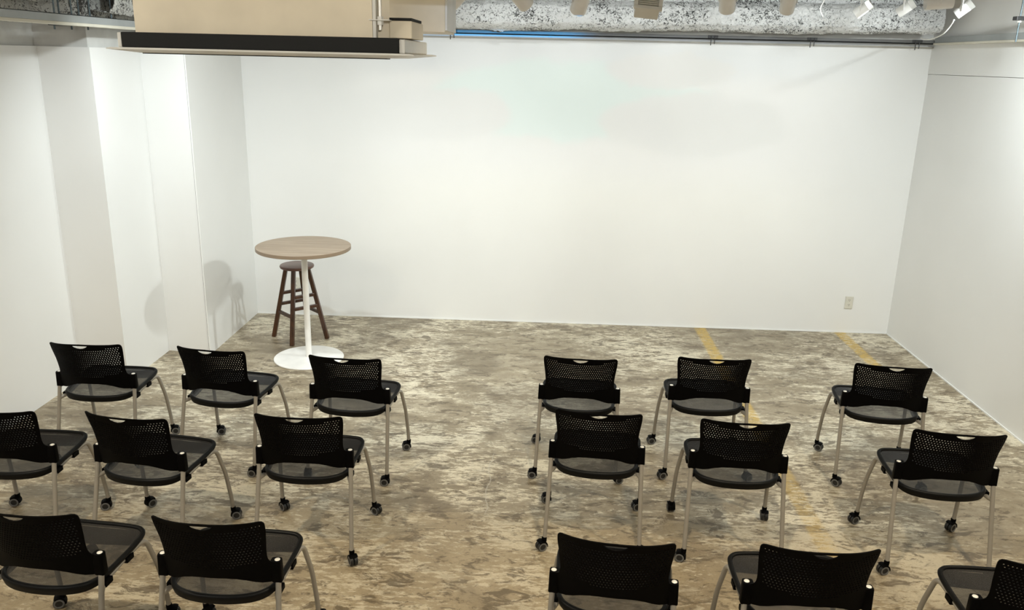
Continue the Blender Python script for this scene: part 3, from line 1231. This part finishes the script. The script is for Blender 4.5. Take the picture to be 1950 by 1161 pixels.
house_lamp(-2.9, .9, 'bare bulb pendant behind the viewer near the left wall')
house_lamp(.1, .2, 'bare bulb pendant straight above the viewer')
for x, lab in ((-2.2, 'left of the cassette'), (.5, 'over the aisle'), (2.3, 'near the right wall')):
    c = Vector((x, 2.7, 3.0))
    t = thing('downlight', 'white ceiling downlight above the seats, ' + lab, 'downlight', c, 'ceiling downlights above the seats')
    bm = B()
    lathe(bm, [(.0001, ZC - 3.0), (.05, ZC - 3.0), (.05, 0), (.046, 0), (.044, .04), (.0001, .04)], 28)
    obj('lamp_body', bm, FIX, t, True, .6)
    spot('spot_lamp', c + Vector((0, 0, -.004)), (x * .95, 3.5, 0), DOWN_W, (1., .86, .64), 140, 1., .05, t)


def projector():
    PX, PY, PZ = .55, -.6, 2.70
    t = thing('ceiling_projector', 'white projector hung behind the viewer facing the far wall', 'projector', (PX, PY - .2, PZ))
    bm = B()
    box(bm, (-.2, -.16, -.06), (.2, .16, .06), bevel=.012)
    obj('case', bm, FIX, t)
    bm = B()
    lathe(bm, [(.0001, .165), (.035, .165), (.04, .155), (.04, .1605)], 24, (0, 0, 0), 0, (Vector((1, 0, 0)), Vector((0, 0, 1)), Vector((0, 1, 0))))
    obj('lens', bm, DARKM, t, True)
    bm = B()
    tube(bm, [(0, 0, .061), (0, 0, ZC - PZ)], .02, 12)
    obj('mount', bm, FIX, t)
    l = spot('projector_beam', (PX, PY, PZ), (PX - .1, D, 1.9), PROJ_W, (1, 1, 1), 50, .35, .004)
    l.parent = t
    l.location = (0, .2, 0)
    ld = l.data
    ld.use_nodes = True
    nt = ld.node_tree
    em = nt.nodes['Emission']
    q = NT.__new__(NT)
    q.t = nt
    geo = q.n('ShaderNodeNewGeometry')
    sep = q.n('ShaderNodeSeparateXYZ')
    q.l(geo.outputs['Incoming'], sep.inputs[0])
    # where the ray meets the wall, in metres
    dist = D - PY
    X = q.math('MULTIPLY_ADD', q.math('DIVIDE', sep.outputs[0], sep.outputs[1]), dist, PX)
    Z = q.math('MULTIPLY_ADD', q.math('DIVIDE', sep.outputs[2], sep.outputs[1]), dist, PZ)
    cv = q.n('ShaderNodeCombineXYZ')
    q.l(X, cv.inputs[0])
    q.l(Z, cv.inputs[1])
    nz = q.noise(cv.outputs[0], 3.2, 6, .6)
    n2 = q.noise(cv.outputs[0], 1.3, 3, .5)
    Xn = q.math('ADD', X, q.math('MULTIPLY_ADD', nz, .35, -.175))
    Zn = q.math('ADD', Z, q.math('MULTIPLY_ADD', nz, .25, -.125))

    def ell(cx, cz, rx, rz, soft=.12):
        dx = q.math('DIVIDE', q.math('SUBTRACT', Xn, cx), rx)
        dz = q.math('DIVIDE', q.math('SUBTRACT', Zn, cz), rz)
        d = q.math('ADD', q.math('MULTIPLY', dx, dx), q.math('MULTIPLY', dz, dz))
        return q.mask(d, 1 + soft, 1 - soft)
    col = q.ramp(n2, [(.35, (.46, .45, .47)), (.65, (.52, .48, .46))])
    col = q.mix(q.mask(Z, 1.75, 1.2), col, (.56, .52, .40))
    col = q.mix(q.mask(Z, 2.32, 2.50), col, (.22, .28, .38))
    col = q.mix(ell(.15, 2.17, 1.20, .36, .18), col, (.10, .46, .42))
    col = q.mix(ell(1.10, 2.27, .42, .05, .4), col, (.12, .46, .42))
    col = q.mix(ell(1.15, 2.46, .60, .14), col, (.20, .18, .19))
    col = q.mix(ell(1.42, 1.98, .90, .28), col, (.27, .26, .27))
    col = q.mix(ell(-1.15, 2.02, .85, .26), col, (.30, .29, .31))
    blue = q.math('MULTIPLY', q.mask(Z, 2.722, 2.737), q.math('MULTIPLY', q.mask(Xn, .55, .1), q.mask(X, -1.25, -1.05)))
    col = q.mix(blue, col, (.0, 2.0, 4.6))
    inside = q.math('MULTIPLY', q.math('MULTIPLY', q.mask(X, -2.1, -1.1), q.mask(X, 3.4, 1.9)), q.math('MULTIPLY', q.mask(Z, .2, 1.7), q.mask(Z, 2.785, 2.765)))
    col = q.mix(1., col, q.mix(inside, (0, 0, 0), (1, 1, 1)), 'MULTIPLY')
    q.l(col, em.inputs['Color'])


projector()
